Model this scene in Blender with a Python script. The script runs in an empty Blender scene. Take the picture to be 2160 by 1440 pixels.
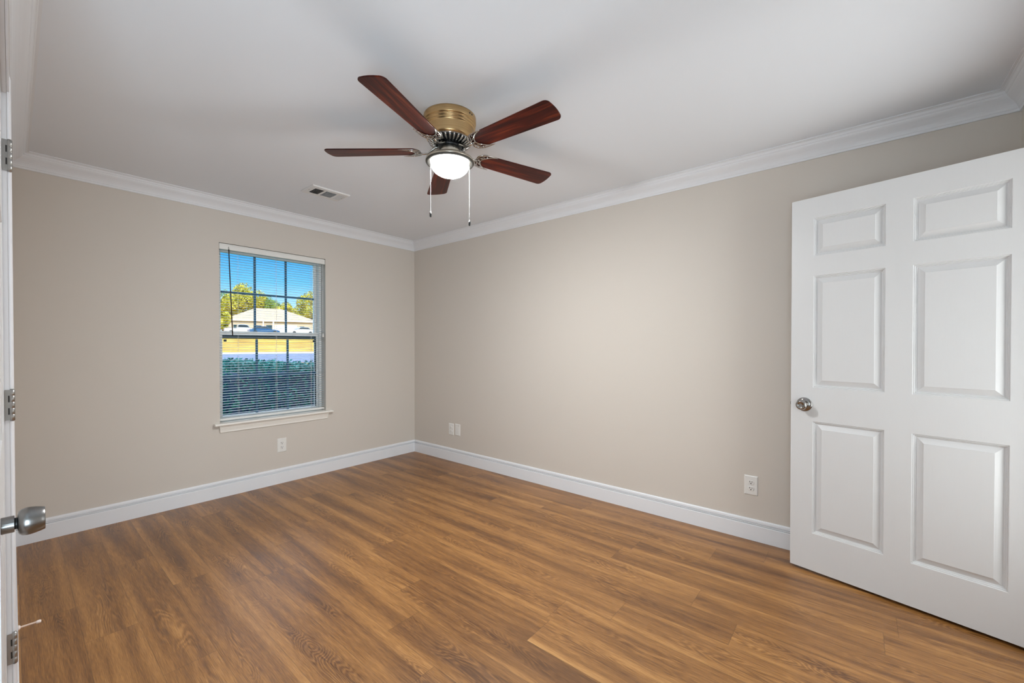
import bpy, math, random
from mathutils import Vector, Matrix

# ------------------------------------------------------------------ camera, world, lights, exposure
sc = bpy.context.scene
col = sc.collection
PI = math.pi
YAW, PITCH = math.radians(50.255), math.radians(-0.514)
CAM = Vector((-3.0289, -4.0088, 1.2486))
FPX = 877.676                                       # focal length in pixels of the 2160 px frame

cam = bpy.data.objects.new('camera', bpy.data.cameras.new('camera'))
col.objects.link(cam)
cam.location = CAM
cam.rotation_euler = (PI / 2 + PITCH, 0, -YAW)
cam.data.sensor_width = 36.0
cam.data.lens = FPX / 2160 * 36.0
cam.data.shift_y = 15.0 / 2160
cam.data.clip_start = 0.02
cam.data.clip_end = 500
sc.camera = cam

vs = sc.view_settings
vs.view_transform = 'Standard'
vs.look = 'None'
vs.exposure = 0.0
vs.gamma = 1.0
vs.use_curve_mapping = False
sc.cycles.use_denoising = True
sc.cycles.max_bounces = 6
sc.cycles.diffuse_bounces = 4
sc.cycles.glossy_bounces = 2
sc.cycles.transmission_bounces = 2
sc.cycles.transparent_max_bounces = 6
sc.cycles.use_adaptive_sampling = True
sc.cycles.adaptive_threshold = 0.08
sc.cycles.adaptive_min_samples = 16
sc.cycles.sample_clamp_indirect = 12.0
sc.cycles.use_light_tree = False

W = bpy.data.worlds.new('sky')
sc.world = W
W.use_nodes = True
wn, wl = W.node_tree.nodes, W.node_tree.links
wn.clear()
w_out = wn.new('ShaderNodeOutputWorld')
w_bg = wn.new('ShaderNodeBackground')
w_tc = wn.new('ShaderNodeTexCoord')
w_sep = wn.new('ShaderNodeSeparateXYZ')
w_rmp = wn.new('ShaderNodeValToRGB')
wl.new(w_tc.outputs['Generated'], w_sep.inputs[0])
wl.new(w_sep.outputs['Z'], w_rmp.inputs[0])
wl.new(w_rmp.outputs[0], w_bg.inputs[0])
wl.new(w_bg.outputs[0], w_out.inputs[0])
w_bg.inputs[1].default_value = 1.25
els = w_rmp.color_ramp.elements
els[0].position, els[0].color = 0.04, (0.80, 0.95, 1.0, 1)
els[1].position, els[1].color = 1.0, (0.8, 1.4, 2.4, 1)
for pos, c in ((0.085, (0.46, 0.80, 1.0, 1)), (0.13, (0.16, 0.58, 0.95, 1)), (0.20, (0.035, 0.34, 0.80, 1)), (0.26, (0.05, 0.34, 0.80, 1)), (0.37, (2.4, 2.85, 3.4, 1)), (0.68, (2.4, 2.85, 3.4, 1))):
    e = els.new(pos)
    e.color = c


def light(name, kind, energy, color, loc, rot=(0, 0, 0), **kw):
    d = bpy.data.lights.new(name, kind)
    d.energy = energy
    d.color = color
    for k, v in kw.items():
        setattr(d, k, v)
    o = bpy.data.objects.new(name, d)
    col.objects.link(o)
    o.location = loc
    o.rotation_euler = rot
    return o


sun_dir = Vector((0.28, 0.80, -0.50))
sun = light('sun', 'SUN', 2.8, (1.0, 0.93, 0.78), (0, -20, 30), angle=math.radians(0.6))
sun.rotation_euler = sun_dir.to_track_quat('-Z', 'Y').to_euler()
# unseen fill lights added behind the camera: one in the hall, one in the closet
hall = light('hall_fill', 'AREA', 28.0, (0.96, 1.0, 0.99), (-0.95, -5.15, 1.22), shape='RECTANGLE', size=1.0, size_y=1.75)
hall.rotation_euler = Vector((-0.22, 0.93, 0.24)).to_track_quat('-Z', 'Y').to_euler()
closet = light('closet_fill', 'AREA', 30.0, (0.70, 0.87, 0.99), (-3.3, -4.3, 1.0), shape='RECTANGLE', size=0.5, size_y=1.0)
closet.rotation_euler = Vector((0.12, 0.93, 0.34)).to_track_quat('-Z', 'Y').to_euler()
BOWL_EMISSION = 580.0


# ------------------------------------------------------------------ helpers
class MB:
    """Collects shapes; build() links them as one mesh object."""

    def __init__(self):
        self.v, self.f, self.uv, self.at, self.sm = [], [], {}, {}, set()

    def add(self, vs_, fs, smooth=False):
        b = len(self.v)
        self.v += [tuple(p) for p in vs_]
        for f in fs:
            if smooth:
                self.sm.add(len(self.f))
            self.f.append(tuple(i + b for i in f))
        return self

    def box(self, x0, x1, y0, y1, z0, z1):
        x0, x1 = min(x0, x1), max(x0, x1)
        y0, y1 = min(y0, y1), max(y0, y1)
        z0, z1 = min(z0, z1), max(z0, z1)
        return self.add([(x0, y0, z0), (x1, y0, z0), (x1, y1, z0), (x0, y1, z0), (x0, y0, z1), (x1, y0, z1), (x1, y1, z1), (x0, y1, z1)],
                        [(0, 3, 2, 1), (4, 5, 6, 7), (0, 1, 5, 4), (1, 2, 6, 5), (2, 3, 7, 6), (3, 0, 4, 7)])

    def loft(self, rings, closed=True, caps=True, smooth=False):
        n = len(rings[0])
        vs_ = [p for r in rings for p in r]
        fs = []
        for i in range(len(rings) - 1):
            for j in range(n if closed else n - 1):
                k = (j + 1) % n
                fs.append((i * n + j, i * n + k, (i + 1) * n + k, (i + 1) * n + j))
        b = len(self.f)
        self.add(vs_, fs, smooth)
        if caps and closed:
            base = len(self.v) - len(vs_)
            self.f.append(tuple(base + j for j in reversed(range(n))))
            self.f.append(tuple(base + (len(rings) - 1) * n + j for j in range(n)))
        return self

    def lathe(self, prof, n=32, origin=(0, 0, 0), axis=None, caps=True, smooth=True, mod=None):
        """prof: list of (radius, height along axis)."""
        M = Matrix.Identity(3) if axis is None else Vector((0, 0, 1)).rotation_difference(Vector(axis)).to_matrix()
        o = Vector(origin)
        rings = []
        for r, h in prof:
            rings.append([o + M @ Vector((max(r, 1e-5) * math.cos(2 * PI * j / n), max(r, 1e-5) * math.sin(2 * PI * j / n), h)) for j in range(n)])
        return self.loft(rings, True, caps, smooth)

    def tube(self, pts, r, n=8, smooth=True, flat=1.0):
        pts = [Vector(p) for p in pts]
        rings = []
        for i, p in enumerate(pts):
            t = (pts[min(i + 1, len(pts) - 1)] - pts[max(i - 1, 0)]).normalized()
            up = Vector((0, 0, 1)) if abs(t.z) < 0.95 else Vector((1, 0, 0))
            a = t.cross(up).normalized()
            b = a.cross(t).normalized()
            rr = r[i] if isinstance(r, (list, tuple)) else r
            rings.append([p + a * rr * math.cos(2 * PI * j / n) + b * rr * flat * math.sin(2 * PI * j / n) for j in range(n)])
        return self.loft(rings, True, True, smooth)

    def prism(self, poly, z0, z1):
        n = len(poly)
        return self.loft([[(x, y, z0) for x, y in poly], [(x, y, z1) for x, y in poly]])

    def xf(self, M):
        self.v = [tuple(M @ Vector(p)) for p in self.v]
        return self

    def build(self, name, mat, parent=None, loc=(0, 0, 0), bevel=0.0, seg=2, autosmooth=None):
        me = bpy.data.meshes.new(name)
        me.from_pydata(self.v, [], self.f)
        for i in self.sm:
            me.polygons[i].use_smooth = True
        me.validate()
        import bmesh
        bm = bmesh.new()
        bm.from_mesh(me)
        bmesh.ops.recalc_face_normals(bm, faces=bm.faces)
        bm.to_mesh(me)
        bm.free()
        me.materials.append(mat)
        o = bpy.data.objects.new(name, me)
        col.objects.link(o)
        o.location = loc
        if parent:
            o.parent = parent
        if bevel:
            m = o.modifiers.new('bevel', 'BEVEL')
            m.width, m.segments, m.limit_method, m.angle_limit = bevel, seg, 'ANGLE', math.radians(40)
            m.harden_normals = False
        return o


def tag(o, label=None, cat=None, group=None, kind=None):
    if label:
        o['label'] = label
    if cat:
        o['category'] = cat
    if group:
        o['group'] = group
    if kind:
        o['kind'] = kind
    return o


def empty(name, loc, rz=0.0):
    o = bpy.data.objects.new(name, None)
    col.objects.link(o)
    o.location = loc
    o.rotation_euler = (0, 0, rz)
    o.empty_display_size = 0.1
    return o


def copy_tree(o, parent=None):
    c = o.copy()
    col.objects.link(c)
    if parent:
        c.parent = parent
    for ch in list(o.children):
        copy_tree(ch, c)
    return c


def struct(o, label, cat):
    return tag(o, label, cat, kind='structure')


# ------------------------------------------------------------------ materials
def mat(name, color=(0.8, 0.8, 0.8), rough=0.5, metal=0.0, spec=0.5, **kw):
    m = bpy.data.materials.new(name)
    m.use_nodes = True
    b = m.node_tree.nodes['Principled BSDF']
    b.inputs['Base Color'].default_value = (*color, 1)
    b.inputs['Roughness'].default_value = rough
    b.inputs['Metallic'].default_value = metal
    b.inputs['Specular IOR Level'].default_value = spec
    for k, v in kw.items():
        b.inputs[k].default_value = v
    return m


class NT:
    def __init__(self, m):
        self.t = m.node_tree
        self.b = self.t.nodes['Principled BSDF']

    def n(self, typ, **kw):
        x = self.t.nodes.new(typ)
        for k, v in kw.items():
            setattr(x, k, v)
        return x

    def l(self, a, b):
        self.t.links.new(a, b)

    def math(self, op, a, b=None, c=None):
        x = self.n('ShaderNodeMath', operation=op)
        for i, s in enumerate((a, b, c)):
            if s is None:
                continue
            if isinstance(s, (int, float)):
                x.inputs[i].default_value = s
            else:
                self.l(s, x.inputs[i])
        return x.outputs[0]

    def noise(self, vec, scale, detail=2.0, rough=0.5, dist=0.0):
        x = self.n('ShaderNodeTexNoise')
        self.l(vec, x.inputs['Vector'])
        x.inputs['Scale'].default_value = scale
        x.inputs['Detail'].default_value = detail
        x.inputs['Roughness'].default_value = rough
        x.inputs['Distortion'].default_value = dist
        return x.outputs[0]

    def mapping(self, vec, scale=(1, 1, 1), loc=(0, 0, 0), rot=(0, 0, 0)):
        x = self.n('ShaderNodeMapping')
        self.l(vec, x.inputs['Vector'])
        x.inputs['Scale'].default_value = scale
        x.inputs['Location'].default_value = loc
        x.inputs['Rotation'].default_value = rot
        return x.outputs[0]

    def ramp(self, fac, stops):
        x = self.n('ShaderNodeValToRGB')
        e = x.color_ramp.elements
        e[0].position, e[0].color = stops[0][0], (*stops[0][1], 1)
        e[1].position, e[1].color = stops[-1][0], (*stops[-1][1], 1)
        for p, c in stops[1:-1]:
            k = e.new(p)
            k.color = (*c, 1)
        self.l(fac, x.inputs[0])
        return x.outputs[0]

    def mix(self, fac, a, b, mode='MIX'):
        x = self.n('ShaderNodeMix', data_type='RGBA', blend_type=mode)
        for i, s in ((0, fac), (6, a), (7, b)):
            if isinstance(s, (int, float)):
                x.inputs[i].default_value = s
            elif isinstance(s, tuple):
                x.inputs[i].default_value = (*s, 1)
            else:
                self.l(s, x.inputs[i])
        return x.outputs[2]

    def bump(self, h, strength, dist):
        x = self.n('ShaderNodeBump')
        x.inputs['Strength'].default_value = strength
        x.inputs['Distance'].default_value = dist
        self.l(h, x.inputs['Height'])
        self.l(x.outputs[0], self.b.inputs['Normal'])


def paint(name, color, rough, bump_scale=0, bump=0.0, dist=0.001, spec=0.4):
    m = mat(name, color, rough, spec=spec)
    k = NT(m)
    tc = k.n('ShaderNodeTexCoord').outputs['Object']
    big = k.noise(tc, 1.3, 0.0)
    k.l(k.mix(k.math('MULTIPLY', big, 0.05), color, tuple(c * 0.9 for c in color)), k.b.inputs['Base Color'])
    if bump:
        k.bump(k.noise(tc, bump_scale, 3), bump, dist)
    return m


M = {}
M['wall'] = paint('wall_paint', (0.65, 0.60, 0.545), 0.62, spec=0.3)
M['ceiling'] = paint('ceiling_paint', (0.82, 0.853, 0.905), 0.85, spec=0.2)
M['trim'] = paint('trim_paint', (0.80, 0.815, 0.85), 0.38)
M['white_plastic'] = mat('white_plastic', (0.80, 0.79, 0.765), 0.35)
M['vinyl'] = mat('window_vinyl', (0.90, 0.885, 0.85), 0.4)
M['stool'] = paint('stool_paint', (0.90, 0.875, 0.82), 0.4, 60, 0.02)
M['dark'] = mat('dark_slot', (0.012, 0.011, 0.01), 0.6)
M['nickel'] = mat('satin_nickel', (0.25, 0.245, 0.24), 0.30, 1.0)
M['hinge'] = mat('hinge_nickel', (0.40, 0.39, 0.375), 0.33, 1.0)
M['chrome'] = mat('polished_chrome', (0.55, 0.53, 0.51), 0.12, 1.0)
M['dark_chrome'] = mat('dark_chrome', (0.36, 0.35, 0.34), 0.10, 1.0)
M['pan_lip'] = mat('darkened_nickel_lip', (0.085, 0.080, 0.072), 0.6, spec=0.1)  # nickel lip, colour darkened to offset the over-bright bowl light
M['black'] = mat('black_metal', (0.01, 0.01, 0.01), 0.35)
M['blind'] = mat('blind_slat', (0.80, 0.79, 0.76), 0.45)
M['slat'] = mat('slat_backlit_tint', (0.49, 0.57, 0.62), 0.4)  # white slats; backlit grey and sky blue are put into the colour
M['wand'] = mat('wand_silhouette', (0.035, 0.02, 0.018), 0.25)  # clear wand; its dark backlit silhouette is put into the colour
M['muntin'] = mat('grille_bar', (0.03, 0.14, 0.25), 0.5)  # white bars; their backlit shade is put into the colour
M['sash_shade'] = mat('backlit_sash_shade', (0.012, 0.04, 0.06), 0.5)  # backlit shade of the sash rail, put into the colour
M['cord'] = mat('cord', (0.8, 0.8, 0.78), 0.7)
M['chain'] = mat('bead_chain', (0.26, 0.257, 0.25), 0.4)
M['spring'] = mat('stop_rod', (0.80, 0.62, 0.52), 0.45)
M['rubber'] = mat('stop_tip', (0.88, 0.78, 0.74), 0.5)
M['hall'] = paint('hall_paint', (0.72, 0.70, 0.66), 0.7)
M['roofing'] = mat('roof_deck', (0.25, 0.22, 0.2), 0.9)
M['vent_metal'] = mat('vent_white', (0.78, 0.78, 0.785), 0.4)
M['vent_back'] = mat('duct_dark', (0.05, 0.05, 0.052), 0.8)


def door_paint():
    m = mat('door_paint', (0.69, 0.695, 0.705), 0.36)
    k = NT(m)
    tc = k.n('ShaderNodeTexCoord').outputs['Object']
    g = k.noise(k.mapping(tc, (160, 160, 7)), 1.0, 4, 0.6, 0.4)
    k.bump(g, 0.32, 0.0014)
    return m


M['door'] = door_paint()


def brass():
    m = mat('antique_brass', (0.6, 0.45, 0.27), 0.30, 1.0)
    k = NT(m)
    tc = k.n('ShaderNodeTexCoord').outputs['Object']
    g = k.noise(k.mapping(tc, (3, 3, 700)), 1.0, 2)
    k.l(k.ramp(g, [(0.3, (0.56, 0.365, 0.165)), (0.7, (0.68, 0.475, 0.245))]), k.b.inputs['Base Color'])
    return m


M['brass'] = brass()
M['brushed'] = mat('brushed_bronze_nickel', (0.66, 0.61, 0.52), 0.28, 1.0)


def blade_wood():
    m = mat('cherry_blade', (0.1, 0.02, 0.01), 0.38, spec=0.22)
    k = NT(m)
    tc = k.n('ShaderNodeTexCoord').outputs['Object']
    info = k.n('ShaderNodeObjectInfo').outputs['Random']
    off = k.n('ShaderNodeCombineXYZ')
    k.l(k.math('MULTIPLY', info, 37.0), off.inputs[1])
    add = k.n('ShaderNodeVectorMath', operation='ADD')
    k.l(tc, add.inputs[0])
    k.l(off.outputs[0], add.inputs[1])
    v = add.outputs[0]
    streak = k.noise(k.mapping(v, (3.0, 45, 10)), 1.0, 5, 0.6, 0.6)
    fine = k.noise(k.mapping(v, (9, 330, 30)), 1.0, 3, 0.6)
    s = k.math('ADD', k.math('MULTIPLY', streak, 0.75), k.math('MULTIPLY', fine, 0.25))
    k.l(k.ramp(s, [(0.34, (0.014, 0.0012, 0.0006)), (0.5, (0.050, 0.0042, 0.0014)), (0.60, (0.112, 0.0135, 0.003)), (0.72, (0.19, 0.037, 0.007))]), k.b.inputs['Base Color'])
    return m


M['blade'] = blade_wood()
M['blade_edge'] = mat('blade_edge', (0.05, 0.012, 0.008), 0.4)


def bowl_glass():
    m = mat('lit_frosted_glass', (0.9, 0.88, 0.86), 0.35)
    k = NT(m)
    k.b.inputs['Emission Color'].default_value = (0.98, 1.0, 1.0, 1)
    # glow shaped: dim rim spares the lip and ceiling, bottom made strongest
    tc = k.n('ShaderNodeTexCoord').outputs['Object']
    sp = k.n('ShaderNodeSeparateXYZ')
    k.l(tc, sp.inputs[0])
    mr = k.n('ShaderNodeMapRange', interpolation_type='SMOOTHSTEP')
    k.l(sp.outputs[2], mr.inputs[0])
    mr.inputs[1].default_value, mr.inputs[2].default_value = 2.182 - 2.44, 2.140 - 2.44
    mr.inputs[3].default_value, mr.inputs[4].default_value = 5.0, BOWL_EMISSION
    k.l(mr.outputs[0], k.b.inputs['Emission Strength'])
    return m


M['bowl'] = bowl_glass()


def pane_glass():
    m = bpy.data.materials.new('window_glass')
    m.use_nodes = True
    t = m.node_tree
    t.nodes.clear()
    out = t.nodes.new('ShaderNodeOutputMaterial')
    mx = t.nodes.new('ShaderNodeMixShader')
    tr = t.nodes.new('ShaderNodeBsdfTransparent')
    gl = t.nodes.new('ShaderNodeBsdfGlossy')
    fr = t.nodes.new('ShaderNodeFresnel')
    fr.inputs[0].default_value = 1.35
    tr.inputs[0].default_value = (0.95, 0.98, 1.0, 1)
    gl.inputs['Roughness'].default_value = 0.0
    t.links.new(fr.outputs[0], mx.inputs[0])
    t.links.new(tr.outputs[0], mx.inputs[1])
    t.links.new(gl.outputs[0], mx.inputs[2])
    t.links.new(mx.outputs[0], out.inputs[0])
    return m


M['glass'] = pane_glass()


def floor_wood():
    m = mat('oak_vinyl_plank', (0.3, 0.17, 0.08), 0.42, spec=0.9)
    k = NT(m)
    uvn = k.n('ShaderNodeUVMap', uv_map='plank').outputs[0]       # metres across / along, shifted per plank
    loc = k.n('ShaderNodeUVMap', uv_map='edge').outputs[0]        # 0..1 inside each plank
    tone = k.n('ShaderNodeAttribute', attribute_name='tone').outputs['Fac']
    # broad streaks, medium streaks, fine pores
    broad = k.noise(k.mapping(uvn, (11, 0.9, 1)), 1.0, 3, 0.55, 0.5)
    mid = k.noise(k.mapping(uvn, (42, 2.2, 1)), 1.0, 4, 0.6, 0.8)
    pore = k.noise(k.mapping(uvn, (420, 14, 1)), 1.0, 3, 0.65)
    # cathedral lines: contours of a stretched noise field
    field = k.noise(k.mapping(uvn, (8.5, 1.35, 1)), 1.0, 2.2, 0.45, 0.35)
    wave = k.math('SINE', k.math('ADD', k.math('MULTIPLY', field, 105.0), k.math('MULTIPLY', mid, 5.0)))
    lines = k.math('SUBTRACT', k.math('POWER', k.math('ABSOLUTE', wave), 2.5), 0.50)
    lmask = k.noise(k.mapping(uvn, (6, 1.6, 1), (5.3, 2.1, 0)), 1.0, 2)
    lm = k.n('ShaderNodeMapRange')
    k.l(lmask, lm.inputs[0])
    lm.inputs[1].default_value, lm.inputs[2].default_value = 0.46, 0.60
    knot = k.noise(k.mapping(uvn, (7, 2.6, 1), (1.7, 9.1, 0)), 1.0, 2, 0.5)
    kn = k.n('ShaderNodeMapRange')
    k.l(knot, kn.inputs[0])
    kn.inputs[1].default_value, kn.inputs[2].default_value = 0.60, 0.74
    sp = k.n('ShaderNodeSeparateXYZ')
    k.l(loc, sp.inputs[0])
    du = k.math('MINIMUM', sp.outputs[0], k.math('SUBTRACT', 1.0, sp.outputs[0]))
    cm = k.n('ShaderNodeMapRange', interpolation_type='SMOOTHSTEP')
    k.l(k.math('ADD', du, k.math('MULTIPLY', k.math('SUBTRACT', broad, 0.5), 0.35)), cm.inputs[0])
    cm.inputs[1].default_value, cm.inputs[2].default_value = 0.10, 0.32
    fig = k.math('MULTIPLY', lm.outputs[0], cm.outputs[0])
    v = k.math('ADD', k.math('MULTIPLY', broad, 0.56), k.math('MULTIPLY', mid, 0.32))
    v = k.math('ADD', v, k.math('MULTIPLY', k.math('SUBTRACT', pore, 0.23), 0.44))
    v = k.math('ADD', v, k.math('MULTIPLY', k.math('SUBTRACT', tone, 0.5), 0.07))
    v = k.math('ADD', v, k.math('MULTIPLY', k.math('MULTIPLY', lines, fig), 0.12))
    v = k.math('SUBTRACT', v, k.math('MULTIPLY', k.math('SUBTRACT', cm.outputs[0], 0.5), 0.055))
    v = k.math('SUBTRACT', v, k.math('MULTIPLY', kn.outputs[0], 0.05))
    c = k.ramp(v, [(0.36, (0.095, 0.034, 0.0065)), (0.47, (0.170, 0.067, 0.014)), (0.56, (0.262, 0.112, 0.026)), (0.66, (0.375, 0.172, 0.045)), (0.80, (0.54, 0.282, 0.092))])
    # seams
    dv = k.math('MINIMUM', sp.outputs[1], k.math('SUBTRACT', 1.0, sp.outputs[1]))
    d = k.math('MINIMUM', k.math('MULTIPLY', du, 0.171), k.math('MULTIPLY', dv, 1.2))
    seam = k.n('ShaderNodeMapRange')
    k.l(d, seam.inputs[0])
    seam.inputs[1].default_value, seam.inputs[2].default_value = 0.0006, 0.0022
    seam.inputs[3].default_value, seam.inputs[4].default_value = 0.72, 1.0
    c2 = k.n('ShaderNodeVectorMath', operation='SCALE')
    k.l(c, c2.inputs[0])
    k.l(seam.outputs[0], c2.inputs[3])
    k.l(c2.outputs[0], k.b.inputs['Base Color'])
    k.l(k.math('ADD', 0.27, k.math('MULTIPLY', mid, 0.20)), k.b.inputs['Roughness'])
    h = pore
    k.bump(h, 0.25, 0.0008)
    return m


M['floor'] = floor_wood()


def speckle(name, stops, scale, rough=0.8, detail=4):
    m = mat(name, stops[0][1], rough, spec=0.2)
    k = NT(m)
    tc = k.n('ShaderNodeTexCoord').outputs['Object']
    k.l(k.ramp(k.noise(tc, scale, detail, 0.6), stops), k.b.inputs['Base Color'])
    return m


M['lawn'] = speckle('sunlit_grass', [(0.3, (0.36, 0.18, 0.012)), (0.55, (0.50, 0.285, 0.03)), (0.75, (0.60, 0.40, 0.09))], 0.35)
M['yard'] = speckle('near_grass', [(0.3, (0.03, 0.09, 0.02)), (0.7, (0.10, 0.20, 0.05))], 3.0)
M['asphalt'] = speckle('asphalt', [(0.3, (0.12, 0.135, 0.20)), (0.7, (0.18, 0.19, 0.26))], 2.0)
M['curb'] = mat('concrete', (0.62, 0.60, 0.55), 0.8)
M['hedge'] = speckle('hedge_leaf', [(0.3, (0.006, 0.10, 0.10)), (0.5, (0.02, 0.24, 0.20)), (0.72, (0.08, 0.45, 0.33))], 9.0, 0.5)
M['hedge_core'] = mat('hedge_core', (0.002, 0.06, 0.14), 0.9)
M['leaf_gold'] = speckle('leaf_gold', [(0.3, (0.16, 0.17, 0.01)), (0.5, (0.46, 0.40, 0.03)), (0.7, (0.80, 0.66, 0.10))], 0.8, 0.6)
M['leaf_green'] = speckle('leaf_green', [(0.3, (0.05, 0.09, 0.01)), (0.5, (0.20, 0.27, 0.03)), (0.7, (0.48, 0.50, 0.08))], 0.8, 0.6)
M['bark'] = mat('bark', (0.12, 0.08, 0.05), 0.9)
M['shingle'] = speckle('roof_shingle', [(0.3, (0.42, 0.29, 0.18)), (0.7, (0.55, 0.41, 0.27))], 4.0)
M['siding'] = mat('house_siding', (0.62, 0.50, 0.36), 0.7)
M['fascia'] = mat('white_fascia', (0.8, 0.78, 0.74), 0.6)
M['house_dark'] = mat('dark_window', (0.02, 0.05, 0.06), 0.15)
M['brick'] = speckle('house_brick', [(0.3, (0.35, 0.20, 0.13)), (0.7, (0.50, 0.33, 0.22))], 6.0)
M['car_white'] = mat('car_white', (0.78, 0.77, 0.76), 0.2)
M['car_blue'] = mat('car_blue', (0.02, 0.09, 0.22), 0.15)
M['car_glass'] = mat('car_glass', (0.02, 0.03, 0.04), 0.05)
M['tyre'] = mat('tyre', (0.015, 0.015, 0.015), 0.7)
M['tail'] = mat('tail_lamp', (0.45, 0.02, 0.02), 0.3)

# ------------------------------------------------------------------ room shell
XL, YN, H = -3.034, -4.592, 2.44          # left wall, near wall, ceiling (right wall x = 0, window wall y = 0)
OX0, OX1, OZ0, OZ1 = -1.943, -1.062, 0.585, 2.086   # window opening
T = 0.20

b = MB()
b.box(-6.2, OX0, 0, T, -0.35, H + .3).box(OX1, 5, 0, T, -0.35, H + .3).box(OX0, OX1, 0, T, -0.35, OZ0).box(OX0, OX1, 0, T, OZ1, H + .3)
struct(b.build('wall_back', M['wall']), 'greige painted wall holding the window with blinds', 'wall')
struct(MB().box(0, .12, -4.71, 0, 0, H).build('wall_right', M['wall']), 'greige painted wall behind the open white door', 'wall')
CY0, CY1 = -4.45, -1.905                  # closet opening in the left wall
DZ = 2.062
b = MB()
b.box(XL - .12, XL, CY1 + .0, 0, 0, H).box(XL - .12, XL, CY0, CY1, DZ, H).box(XL - .12, XL, -4.71, CY0, 0, H)
struct(b.build('wall_left', M['wall']), 'greige wall around the closet opening at the left edge', 'wall')
EX0, EX1 = -1.335, -0.425                 # entry doorway in the near wall
b = MB()
b.box(XL, EX0, YN - .12, YN, 0, H).box(EX1, 0, YN - .12, YN, 0, H).box(EX0, EX1, YN - .12, YN, DZ, H)
struct(b.build('wall_front', M['wall']), 'greige near wall with the entry doorway', 'wall')
struct(MB().box(-3.95, .12, -6.6, T, H, H + .12).build('ceiling', M['ceiling']), 'flat pale grey painted ceiling', 'ceiling')
# closet and hall behind the openings
b = MB()
b.box(-3.95, -3.85, -4.71, -1.6, 0, H).box(-3.85, XL - .12, -1.7, -1.6, 0, H).box(-3.85, XL - .12, -4.71, -4.61, 0, H)
struct(b.build('wall_closet', M['hall']), 'plain pale walls inside the closet', 'wall')
b = MB()
b.box(-3.95, .12, -6.6, -6.5, 0, H).box(-3.95, -3.85, -6.5, -4.71, 0, H).box(.02, .12, -6.5, -4.71, 0, H)
struct(b.build('wall_hall', M['hall']), 'plain pale walls of the hall', 'wall')
struct(MB().box(-6.2, 5, -7.2, .55, H + .3, H + .46).build('roof', M['roofing']), 'roof slab over the room with eave overhang', 'roof')


def build_floor():
    rnd = random.Random(11)
    PW, PL = 0.171, 1.2
    known = {-1: -1.74, 4: -2.90, -2: -2.226, -3: -2.436, 2: -1.2, 3: -2.2, 7: -2.4, -7: -.80, -8: -.33, 0: -.52, 1: -1.95, -4: -1.55, -5: -2.75, -6: -1.28, 5: -1.75, 6: -.95, 8: -1.45}
    tones = {(-1, -1.74): .12, (-2, -2.226): .05, (-3, -2.436): .10, (4, -2.90): .6, (3, -2.2): .62}
    vs_, fs, uv1, uv2, tn = [], [], [], [], []
    for r in range(-15, 10):
        x0, x1 = -1.474 + r * PW, -1.474 + (r + 1) * PW
        j = known.get(r, rnd.uniform(-1.2, 0))
        s = j + PL * math.ceil((0.2 - j) / PL)
        y1 = s
        while y1 > -6.6:
            y0 = y1 - PL
            t = rnd.random() * .75 + .2
            for (rr, jj), tv in tones.items():
                if rr == r and abs(y1 - jj) < .02:
                    t = tv
            ou, ov = rnd.uniform(0, 60), rnd.uniform(0, 60)
            X0, X1, Y0, Y1 = max(x0, -3.95), min(x1, .12), max(y0, -6.6), min(y1, 0.0)
            if X1 > X0 and Y1 > Y0:
                b0 = len(vs_)
                cs = [(X0, Y0), (X1, Y0), (X1, Y1), (X0, Y1)]
                vs_ += [(x, y, 0) for x, y in cs]
                fs.append((b0, b0 + 1, b0 + 2, b0 + 3))
                uv1 += [(x - x0 + ou, y + ov) for x, y in cs]
                uv2 += [((x - x0) / PW, (y - y0) / PL) for x, y in cs]
                tn += [t] * 4
            y1 = y0
    nb = len(vs_)
    vs_ += [(-3.95, -6.6, -.1), (.12, -6.6, -.1), (.12, 0, -.1), (-3.95, 0, -.1)]
    fs.append((nb + 3, nb + 2, nb + 1, nb))
    uv1 += [(0, 0)] * 4
    uv2 += [(.5, .5)] * 4
    tn += [.5] * 4
    me = bpy.data.meshes.new('floor')
    me.from_pydata(vs_, [], fs)
    for nm, data in (('plank', uv1), ('edge', uv2)):
        L = me.uv_layers.new(name=nm)
        for p in me.polygons:
            for li in p.loop_indices:
                L.data[li].uv = data[me.loops[li].vertex_index]
    a = me.attributes.new('tone', 'FLOAT', 'POINT')
    for i, t in enumerate(tn):
        a.data[i].value = t
    me.materials.append(M['floor'])
    o = bpy.data.objects.new('floor', me)
    col.objects.link(o)
    return o


struct(build_floor(), 'brown oak look plank floor with visible grain', 'floor')


def run(profile, A, B, nrm, zbase, miterA=1, miterB=1, sgn=1):
    """Moulding along A->B on a wall with inward normal nrm; profile = (out, height). miter 1 = inside corner, 0 = square end."""
    A, B, n = Vector(A), Vector(B), Vector(nrm)
    d = (B - A).normalized()
    ra, rb = [], []
    for o, h in profile:
        pa = A + n * o + d * (o * miterA)
        pb = B + n * o - d * (o * miterB)
        ra.append((pa.x, pa.y, zbase + sgn * h))
        rb.append((pb.x, pb.y, zbase + sgn * h))
    return MB().loft([ra, rb])


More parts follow.
